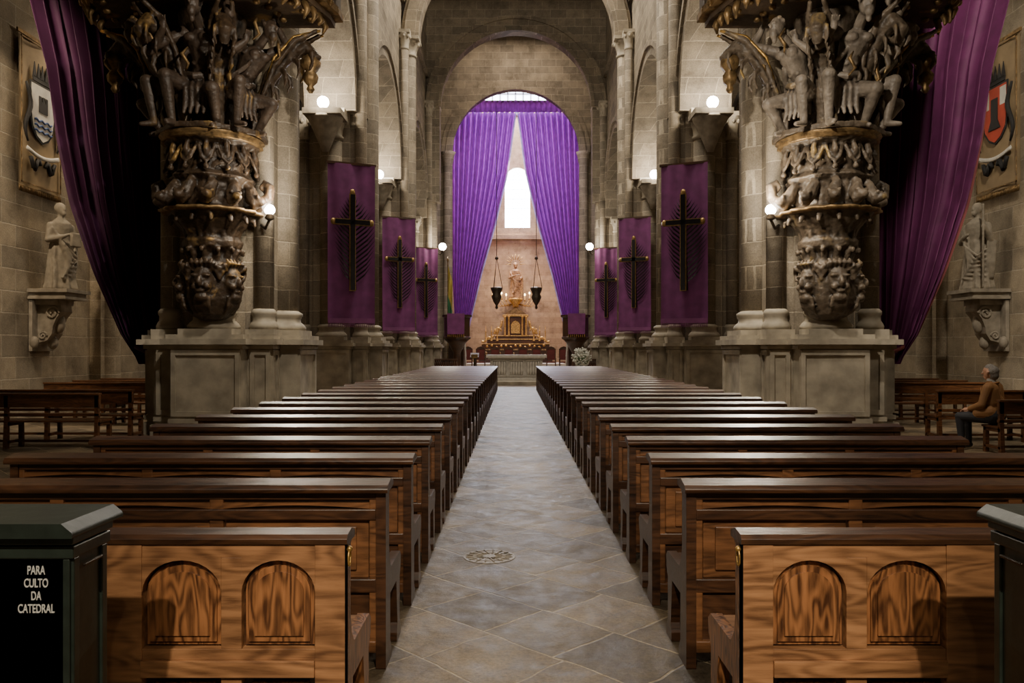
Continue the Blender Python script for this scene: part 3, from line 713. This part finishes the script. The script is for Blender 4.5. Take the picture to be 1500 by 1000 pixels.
        hd=q(.60,1.28,.05+lean*1.5);rt=Matrix.Rotation(a,3,'Z')
        b.ell(hd,(.105*s,.09*s,.13*s),rot=rt);b.ell(hd+pol(a,.11*s,-.01*s),(.03*s,.018*s,.032*s),rot=rt)
        b.ell(hd+pol(a,.088*s,.03*s),(.025*s,.07*s,.014*s),rot=rt)
        b.ell(hd+pol(a,.06*s,-.10*s),(.055*s,.055*s,.075*s),rot=rt);b.ell(hd+pol(a,.04*s,-.17*s),(.035*s,.035*s,.06*s),rot=rt)
        for k in range(16):
            th=k*.8;b.ell(hd+pol(a,-.03*s+.06*s*math.cos(th),.07*s+.035*s*math.sin(th*2),.075*s*math.sin(th)),.034*s,0,6,5)
        for t in(-1,1):
            up=(t>0)==(arm==0)
            sh=q(.30,1.05,.05+lean+t*.22)
            el=q(.52,1.20,lean+t*.46) if up else q(.44,.86,lean+t*.44)
            ha=q(.40,1.52,lean+t*.34) if up else q(.56,1.02,lean+t*.30)
            b.ell(sh,.09*s);b.cap(sh,el,.08*s,.058*s);b.ell((sh+el)/2+pol(a,.02*s,0),(.068*s,.068*s,.068*s));b.cap(el,ha,.062*s,.036*s)
            b.ell(ha+Vector((0,0,.04*s)),(.045*s,.045*s,.058*s))
            for k in range(4):
                f0=ha+pol(a,.02*s,.07*s,(k-1.5)*.022*s);b.cap(f0,f0+pol(a,.035*s,.05*s,(k-1.5)*.008*s),.013*s,.011*s,0,6)
            kn=q(.46,.34 if up else .50,t*.28);ft=q(.20 if up else .36,-.03,t*.24)
            b.cap(q(.07,.44,t*.1),kn,.13*s,.085*s,0,12);b.ell(kn,.085*s);b.cap(kn,ft,.08*s,.046*s,0,12)
            b.ell((kn*.65+ft*.35)+pol(a,-.03*s,0),(.068*s,.068*s,.11*s));b.cap(ft,ft+pol(a,.16*s,-.03*s),.045*s,.032*s)
        b.tube([q(.02,.62,-.18),q(.2,.60,-.17),q(.30,.54,0),q(.2,.60,.17),q(.02,.62,.18)],[.03*s,.045*s,.05*s,.045*s,.03*s],8)
        for k in range(4): b.tube([q(.22,.54,-.10+.07*k),q(.30,.40,-.10+.07*k),q(.28,.22,-.11+.075*k),q(.33,.08,-.12+.08*k)],[.035*s,.042*s,.04*s,.018*s],6)
        b.tube([q(.22,1.12,.2),q(.38,.98,.1),q(.38,.78,-.08),q(.2,.62,-.2),q(.02,.4,-.32),q(.06,.15,-.36)],[.03*s,.033*s,.036*s,.045*s,.05*s,.02*s],8,flat=.6)
    fig(270,.40,5.44,1.40,.04,0);fig(210,.52,5.46,1.28,-.04,1);fig(330,.52,5.46,1.28,.04,0)
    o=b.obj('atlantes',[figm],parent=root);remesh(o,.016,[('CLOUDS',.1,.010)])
    # gilded mouldings
    b=MB()
    b.lathe([(.80,5.2),(.86,5.22),(.84,5.27),(.89,5.30),(.87,5.33),(.78,5.34)],0,0,48,0,mod=lambda t,z:1+.02*math.sin(24*t))
    b.lathe([(.80,3.97),(.86,3.99),(.86,4.03),(.78,4.05)],0,0,40,0,mod=lambda t,z:1+.05*math.sin(16*t))
    for d in(180,360):
        a=A(d);c=pol(a,1.75,0)
        b.lathe([(.03,6.18),(.07,6.24),(.045,6.3),(.11,6.37),(.13,6.48),(.08,6.56),(.16,6.66),(.17,6.74),(.1,6.84)],c.x,c.y,16,0,mod=lambda t,z:1+.14*math.sin(6*t))
    for d in(180,360):
        a=A(d);k_=1.0
        for s in(-1,1):
            b.tube([pol(a,1.0*k_,6.35,s*.14),pol(a,1.15*k_,6.75,s*.17),pol(a,1.5*k_,7.12,s*.16),pol(a,1.95*k_,7.25,s*.1)],[.02,.03,.035,.025],6,1)
    for k in range(7):
        a=A(186+27*k);z=rnd.uniform(6.0,7.0);r=.75+(z-5.4)*.35
        b.tube([pol(a,r,z,.0),pol(a,r+.08,z+.1,.08),pol(a,r+.1,z+.25,-.02),pol(a,r+.05,z+.38,.06)],[.015,.03,.035,.012],6,0)
    for k in range(26):
        a=A(180+180*k/25);r=1.95
        b.tube([pol(a,r,7.5),pol(a,r+.06,7.36,.03),pol(a,r+.02,7.24+.05*math.sin(k*1.9),-.02)],[.06,.06,.02],6,0)
    b.obj('gilding',[DGOLD,GOLD],parent=root)
    b=MB()
    def octo(r): return [(r*math.cos(A(d)),r*math.sin(A(d))) for d in(180,210,240,270,300,330,360)]
    for r,z0,z1,m in((2.1,7.5,7.6,0),(2.25,7.6,7.72,1),(2.2,7.72,8.1,0),(2.35,8.1,8.2,1),(2.45,8.2,8.3,1)):
        b.prism(octo(r)+[(r,.4),(-r,.4)],'z',z0,z1,m)
    for r in(1.3,1.8):
        for d in range(180,361,12):
            b.ell(pol(A(d),r*.97,7.49),(.07,.07,.05),1,8,5)
    for k in range(24):
        a=A(180+180*k/23);b.ell(pol(a,2.2,7.66),.06,1,8,6)
    for k in range(12):
        x=-2.1+4.2*k/11
        b.lathe([(.06,8.3),(.1,8.45),(.06,8.65),(.1,8.95),(.06,9.15)],x,-math.sqrt(max(.05,2.25**2-x*x))*.93,10,1)
    b.prism(octo(2.4)+[(2.4,.2),(-2.4,.2)],'z',9.15,9.27,0)
    b.obj('gallery_floor',[CARV_L,DGOLD],parent=root)
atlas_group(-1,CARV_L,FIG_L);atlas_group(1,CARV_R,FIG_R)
# ---------------------------------------------------------------- seated man
def man():
    prims=[]
    def C(a,b_,ra,rb,l): prims.append((np.array(a,float),np.array(b_,float),ra,rb,l))
    C((-.08,-.02,.56),(.08,-.02,.56),.14,.14,1)
    C((0,-.02,.58),(0,0,.78),.155,.155,0);C((-.05,0,.78),(-.09,.0,.96),.14,.12,0);C((.05,0,.78),(.09,.0,.96),.14,.12,0)
    C((-.15,0,1.0),(.15,0,1.0),.085,.085,0)
    C((0,.0,1.04),(0,.03,1.12),.07,.06,5);C((0,.01,1.03),(0,.02,1.07),.085,.07,0)
    C((0,.04,1.21),(0,.045,1.26),.088,.092,2);C((0,.07,1.16),(0,.075,1.17),.055,.05,2)
    C((0,.15,1.215),(0,.125,1.25),.017,.01,2);C((0,.118,1.165),(0,.12,1.165),.025,.02,2)
    C((-.035,.12,1.255),(.035,.12,1.255),.018,.018,2)
    C((-.1,.04,1.22),(-.1,.035,1.24),.02,.022,2);C((.1,.04,1.22),(.1,.035,1.24),.02,.022,2)
    C((0,.005,1.25),(0,.04,1.285),.098,.085,3);C((0,-.01,1.19),(0,.0,1.24),.08,.09,3)
    for s in(-1,1):
        C((s*.19,0,1.0),(s*.25,.06,.74),.075,.06,0);C((s*.25,.06,.74),(s*.13,.27,.66),.06,.045,0)
        C((s*.13,.27,.66),(s*.1,.31,.65),.032,.03,2);C((s*.1,.31,.645),(s*.08,.37,.635),.033,.035,2)
        for k,(L,dx) in enumerate(((.06,-.03),(.072,-.01),(.068,.01),(.052,.028))):
            p=(s*(.08+dx),.385,.635);q=(s*(.075+dx),.385+L*.55,.628);r=(s*(.07+dx),.385+L*.85,.605)
            C(p,q,.0095,.009,2);C(q,r,.009,.008,2)
        C((s*.07,.34,.64),(s*.035,.385,.645),.012,.01,2)
        C((s*.1,.0,.53),(s*.14,.43,.53),.095,.07,1);C((s*.14,.43,.53),(s*.13,.40,.12),.068,.045,1)
        C((s*.13,.39,.07),(s*.14,.56,.045),.05,.036,4)
        C((s*.13,.0,.62),(s*.14,.14,.6),.11,.09,0)
    b=MB()
    for a,c,ra,rb,l in prims: b.cap(a,c,ra,rb,0,12)
    root=empty('seated_man',(7.36,12.25,0),R(38))
    o=b.obj('body',[JACKET,TROUS,SKIN,HAIR,SHOE,SHIRT],parent=root)
    remesh(o,.0085,None,2)
    me=o.data;n=len(me.polygons);c=np.empty(n*3);me.polygons.foreach_get('center',c);c=c.reshape(-1,3)
    best=np.full(n,9.);lab=np.zeros(n,int)
    for a,e,ra,rb,l in prims:
        d=e-a;t=np.clip(((c-a)@d)/(d@d),0,1);dist=np.linalg.norm(c-(a+t[:,None]*d),axis=1)-(ra+(rb-ra)*t)
        k=dist<best;best[k]=dist[k];lab[k]=l
    me.polygons.foreach_set('material_index',lab.astype(np.int32));me.polygons.foreach_set('use_smooth',[True]*n)
    b=MB()
    for s in(-1,1): b.ell((s*.034,.128,1.235),(.013,.009,.009),0,10,8);b.ell((s*.034,.136,1.235),(.005,.003,.005),1,8,6)
    b.tube([(-.025,.142,1.172),(0,.147,1.17),(.025,.142,1.172)],.004,6,2)
    b.obj('face_details',[WHITEC,BLACK,simple('lips',(.35,.12,.09),.5)],parent=root)
    b=MB();b.tube([(-.07,-.02,1.06),(-.05,.07,1.05),(0,.10,1.03),(.05,.07,1.05),(.07,-.02,1.06),(0,-.08,1.08),(-.07,-.02,1.06)],.02,8)
    b.tube([(-.02,.16,1.0),(-.015,.17,.8),(-.02,.17,.62)],.008,6);b.obj('jacket_collar',[JACKET],parent=root)
man()
# ---------------------------------------------------------------- sanctuary
b=MB();b.box(-4.0,4.0,34.6,42.9,0,.16);b.box(-4.0,4.0,46.5,50.3,0,.32);b.box(-4.0,4.0,50.3,59.4,0,.32);b.box(-3.4,3.4,53.2,59.4,.32,.6);b.obj('sanctuary_platform',[BASE],bevel=.01)
b=MB()
b.box(-1.3,1.3,36.0,36.9,.16,.28);b.box(-1.2,1.2,36.08,36.82,.28,1.16);b.box(-1.38,1.38,35.95,36.95,1.2,1.32);b.box(-1.3,1.3,36.0,36.9,1.14,1.2)
for i in range(3):
    x=-1.14+.78*i
    for z in(.34,1.06): b.box(x,x+.72,36.03,36.08,z,z+.05)
    for q in(x,x+.67): b.box(q,q+.05,36.03,36.08,.34,1.11)
    for k in range(5): b.lathe([(.05,.42),(.07,.6),(.05,.85),(.06,.95),(.03,1.02)],x+.12+.12*k,36.06,10)
b.box(-1.39,1.39,35.94,36.96,1.32,1.335);b.box(-1.39,1.39,35.935,35.95,1.2,1.335)
b.obj('stone_altar',[WHITEST],bevel=.008)
def chancel_curtain(sd):
    zs=[17.4,13.4,9.8,6.6,3.0];xi=[.05,.6,1.45,2.35,3.2];b=MB()
    xo=[4.4,4.4,4.35,4.3,4.1]
    def fn(u,v):
        z=17.4-14.4*v;a=float(np.interp(z,zs[::-1],xi[::-1]));c=float(np.interp(z,zs[::-1],xo[::-1]))
        ph=u*2*math.pi*12+.8*math.sin(2*v+u*5);w=(c-a)
        return (sd*(a+w*u)+.07,52.2+(.08+.06*w)*math.sin(ph)+.07*math.sin(ph*.37+v*4),z)
    b.grid(fn,190,60,0)
    b.grid(lambda u,v:(fn(0,v)[0]-sd*.12*(u-.5),fn(0,v)[1]-.04,fn(0,v)[2]),2,60,1)
    b.obj('chancel_curtain',[PURPCUR,PALE],fix=False)
chancel_curtain(-1);chancel_curtain(1)
b=MB();b.grid(lambda u,v:(-4.4+8.8*u,51.75+.06*math.sin(u*160),17.2+.75*v),240,3,0);b.tube([(-5.1,51.85,17.95),(5.1,51.85,17.95)],.07,10,1)
b.obj('curtain_pelmet',[cloth('dark_violet_pelmet',(.14,.02,.20),.2,sheen=.2),BRONZE],fix=False)
# gilded retable
b=MB()
b.box(-2.7,2.7,57.4,58.9,.6,1.5,0);b.box(-2.8,2.8,57.3,58.9,1.5,1.6,1)
for z0,z1,w in((1.6,2.0,2.5),(2.0,2.35,2.1),(2.35,2.6,1.5)): b.box(-w,w,57.9,58.9,z0,z1,0);b.box(-w-.05,w+.05,57.85,58.9,z1-.06,z1,2)
b.box(-.85,.85,58.0,58.9,2.6,4.0,0);b.box(-.95,.95,57.9,58.9,4.0,4.14,2);b.prism([(-.85,4.14),(.85,4.14),(.5,4.4),(0,4.62),(-.5,4.4)],'y',57.95,58.8,1)
for s in(-1,1):
    for x in(.78,.5): b.lathe([(.1,2.6),(.07,2.7),(.065,3.8),(.11,4.0)],s*x,57.9,12,2)
    b.tube([(s*(1.0+.6*k/8),57.95,3.7-.9*(k/8)**.5-.1*math.sin(k)) for k in range(9)],.09,8,2)
    b.tube([(s*(1.6+.9*k/8),57.9,2.6-.5*(k/8)-.08*math.sin(k*1.3)) for k in range(9)],.08,8,2)
    b.tube([(s*(1.05+.5*k/8),57.9,2.9+.25*math.sin(k*.9)) for k in range(9)],.06,8,2)
    for k in range(3): b.lathe([(.10,2.2),(.05,2.3),(.035,2.8),(.06,2.9),(.03,2.95),(.025,3.3)],s*(1.35+.42*k),57.8,10,2)
b.prism([(-.33,2.75),(.33,2.75),(.33,3.4),(.2,3.6),(0,3.7),(-.2,3.6),(-.33,3.4)],'y',57.93,58.0,2)
for k in range(16): b.ell((-2.5+5*k/15,57.3,1.2+.12*math.sin(k*2.2)),(.12,.05,.12),1,8,6)
for k in range(13): b.ell((-2.1+4.2*k/12,57.86,1.8+.08*math.sin(k*2.2)),(.1,.05,.1),2,8,6)
b.obj('gilded_retable',[WDARK,DGOLD,GOLD],bevel=.01)
robed('madonna_statue',2.7,simple('painted_statue',(.36,.21,.10),.5,.1,.5,6,.3),5,loc=(0,58.85,5.4),rz=0)
b=MB();b.lathe([(.1,4.7),(.25,4.8),(.2,4.9),(.5,5.2),(.55,5.4)],0,58.9,20,0);
for s in(-1,1):
    for k in range(4):
        x=s*(.7+.35*k);z=5.2+.12*k;b.tube([(s*.2,59.2,5.0),(x*.7,59.0,4.8),(x,58.9,z)],.03,6,0);b.lathe([(.03,z),(.1,z+.05),(.03,z+.1),(.03,z+.4)],x,58.9,8,0);b.ell((x,58.9,z+.47),(.06,.06,.1),1)
for k in range(9):
    t=math.pi*k/8;b.tube([(.35*math.cos(t),59.3,8.0+.35*math.sin(t)),(.75*math.cos(t),59.3,8.0+.8*math.sin(t))],[.03,.015],6,0)
b.obj('altar_candelabra',[GOLD,emis('candle_flame',(1,.75,.4),14)])
def hanglamp(x,y):
    b=MB();b.tube([(0,0,0),(0,0,-9.6)],.02,6,0)
    for k in range(3):
        a=k*2.09;b.tube([(0,0,-9.6),(.38*math.cos(a),.38*math.sin(a),-11.6)],.02,6,0)
    b.lathe([(.03,-13.0),(.1,-12.9),(.06,-12.75),(.22,-12.5),(.34,-12.2),(.26,-12.0),(.38,-11.7),(.4,-11.6),(.3,-11.55)],0,0,20,0,mod=lambda t,z:1+.06*math.sin(8*t))
    b.lathe([(.05,-9.75),(.12,-9.7),(.1,-9.6),(.03,-9.5)],0,0,12,0)
    b.obj('hanging_sanctuary_lamp',[BRONZE],loc=(x,y,17.2))
hanglamp(-1.25,51.5);hanglamp(1.35,51.5)
def chair():
    b=MB();b.box(-.3,.3,0,.5,.42,.5,1)
    for x in(-.3,.24):
        b.box(x,x+.06,0,.06,0,1.3,0);b.box(x,x+.06,.44,.5,0,.7,0);b.box(x,x+.06,0,.5,.66,.72,0)
    b.box(-.26,.26,.01,.05,.6,1.25,1);b.prism([(-.3,1.25),(.3,1.25),(.2,1.38),(0,1.45),(-.2,1.38)],'y',0,.06,0);return b.mesh('altar_chair',[WDARK,DREDC])
CH=chair()
for x in(-3.0,-2.2,-1.3,-.45,.45,1.3,2.2,3.0): inst(CH,'altar_chair',(x,49.2,.32),math.pi)
def pulpit(sd):
    b=MB();x=sd*3.05;y=40.4
    b.lathe([(.5,.16),(.5,.3),(.2,.5),(.18,1.4),(.45,1.9),(.65,2.1)],x,y,16,0)
    b.lathe([(.68,2.1),(.72,2.2),(.66,2.25),(.66,3.2),(.76,3.25),(.76,3.35)],x,y,8,0,smooth=False)
    b.prism([(x-.42,2.35),(x+.42,2.35),(x+.44,3.4),(x-.44,3.4)],'y',y-.80,y-.72,1)
    for k in range(9): b.tube([(x-.4+.1*k,y-.76,2.35),(x-.4+.1*k,y-.76,2.2)],.02,5,2)
    for k in range(7):
        z=.3+.3*k;xx=x+sd*(.1);yy=y+2.6-.3*k
        b.box(xx-.4,xx+.4,yy,yy+.32,.16,z,0);b.lathe([(.03,z),(.05,z+.4),(.03,z+.9)],xx-sd*.38,yy+.16,8,3)
    b.tube([(x+sd*.1-sd*.38,y+2.76,1.2),(x+sd*.1-sd*.38,y+.9,3.05)],.05,8,3)
    b.obj('pulpit',[WDARK,PURPBAN,GOLD,WHITEST])
pulpit(-1);pulpit(1)
b=MB()
for k in range(22): b.lathe([(.04,.16),(.06,.4),(.03,.6),(.06,.85),(.04,1.05)],-3.9+.1*k+(0 if k<11 else 5.6),37.9,8,0)
b.box(-3.95,-2.85,37.82,37.98,1.05,1.13);b.box(2.75,3.85,37.82,37.98,1.05,1.13);b.obj('communion_rail',[WDARK])
b=MB();b.lathe([(.25,.16),(.22,.22),(.05,.3),(.05,1.15),(.1,1.2)],-1.95,36.6,14,0);b.prism([(36.4,1.15),(36.85,1.35),(36.85,1.42),(36.4,1.22)],'x',-2.15,-1.75,0);b.box(-2.1,-1.8,36.35,36.4,1.18,1.35,1);b.obj('lectern',[BRONZE,DGOLD])
b=MB();b.lathe([(.2,.16),(.18,.25),(.03,.3),(.025,6.2),(.06,6.3),(.01,6.5)],-3.62,41.6,10,0)
b.grid(lambda u,v:(-3.62+.24*u,41.6+.09*math.sin(u*9+v*3),6.1-1.6*v-.9*u),12,10,1);b.grid(lambda u,v:(-3.62+.24*u,41.58+.09*math.sin(u*9+v*3+3),4.5-1.0*v-.9*u),12,10,2)
b.obj('ceremonial_flag',[DGOLD,YELLOWC,GREENC],fix=False)
b=MB();rn=random.Random(2)
b.lathe([(.16,.16),(.2,.2),(.12,.4),(.2,.7),(.24,.8)],0,0,16,2)
for k in range(260):
    v=Vector((rn.gauss(0,1),rn.gauss(0,1),rn.gauss(0,1))).normalized()*rn.uniform(.3,.46);v.z+=1.22
    b.ell(v,.04,0,6,4)
for k in range(40):
    v=Vector((rn.gauss(0,1),rn.gauss(0,1),rn.gauss(0,1))).normalized()*.36;v.z+=1.2;b.tube([(0,0,.8),tuple(v)],.012,4,1)
b.obj('flower_arrangement',[FLOWER,LEAF,WHITEST],loc=(2.95,35.6,0))
# ---------------------------------------------------------------- lights
def spot(name,loc,tgt,e,ang,col,soft=.15,blend=.5):
    l=D.lights.new(name,'SPOT');l.energy=e;l.spot_size=R(ang);l.spot_blend=blend;l.color=col;l.shadow_soft_size=soft
    o=D.objects.new(name,l);S.collection.objects.link(o);o.location=loc;o.rotation_euler=(Vector(tgt)-Vector(loc)).to_track_quat('-Z','Y').to_euler()
def area(name,loc,tgt,e,sx,sy,col):
    l=D.lights.new(name,'AREA');l.energy=e;l.shape='RECTANGLE';l.size=sx;l.size_y=sy;l.color=col
    o=D.objects.new(name,l);S.collection.objects.link(o);o.location=loc;o.rotation_euler=(Vector(tgt)-Vector(loc)).to_track_quat('-Z','Y').to_euler()
WARM=(1,.80,.56);NEU=(1,.89,.73)
for sd in(-1,1):
    spot('entrance_spot',(sd*.9,-2.2,5.4),(sd*1.5,3.6,.5),1150,50,(1,.87,.68),.05,.4)
    spot('console_spot',(sd*.5,8.2,7.4),(sd*5.4,13.4,5.6),1500 if sd>0 else 1300,50,NEU,.15)
    spot('pier_lamp_spot',(sd*4.25,13.8,4.2),(0,8,0),620 if sd>0 else 340,85,(1,.88,.70),.06,.4)
    spot('pier_spot',(sd*.4,7.5,11.0),(sd*5.4,14.6,1.2),2800 if sd>0 else 2000,32,NEU,.3)
spot('statue_spot',(-10.0,11.5,10.5),(-11,18.4,4.0),2600,52,WARM,.3)
spot('statue_spot',(7.0,9.5,11.5),(11,18.3,4.5),2800,50,NEU,.3)
spot('aisle_spot',(-9.6,20,11),(-10.5,17,.5),900,70,WARM,.3)
spot('aisle_spot',(7.6,10.0,10),(8.6,13,.5),700,60,NEU,.3)
area('nave_fill_1',(0,12,18),(0,12,0),300,3,3,NEU)  # unseen area fills added high up to brighten the enclosed nave
area('nave_fill_2',(0,22,20),(0,24,0),1350,4,4,NEU)
area('nave_fill_3',(0,32,20),(0,34,0),1500,4,4,NEU)
area('crossing_light',(0,46.8,21.5),(0,46.8,0),550,5,4,(1,.82,.64))  # area light below the crossing ceiling, facing down
area('chancel_daylight',(0,56.2,21.9),(0,55.5,5),5200,8,5,(.88,.82,1))
area('window_daylight',(wx,59.2,12.9),(0,30,1),1400,1.7,3.6,(.86,.90,1))
spot('altar_spot',(0,51.3,15),(0,59,5.5),3600,36,(1,.70,.42),.2)
spot('curtain_spot',(0,44.5,19.5),(0,52,10),3200,70,(1,.86,.98),.5)
spot('sanctuary_spot',(0,41,18),(0,37,0),1700,50,NEU,.3)
w=D.worlds.new('world');S.world=w;w.use_nodes=True;w.node_tree.nodes['Background'].inputs[0].default_value=(.5,.6,.8,1);w.node_tree.nodes['Background'].inputs[1].default_value=.3
# ---------------------------------------------------------------- camera
c=D.cameras.new('camera');c.sensor_width=36;c.lens=1150/1500*36;c.shift_x=-3/1500;c.shift_y=11/1500;c.clip_end=200
o=D.objects.new('camera',c);S.collection.objects.link(o);o.location=(-.11,0,1.6);o.rotation_euler=(R(90),0,0);S.camera=o
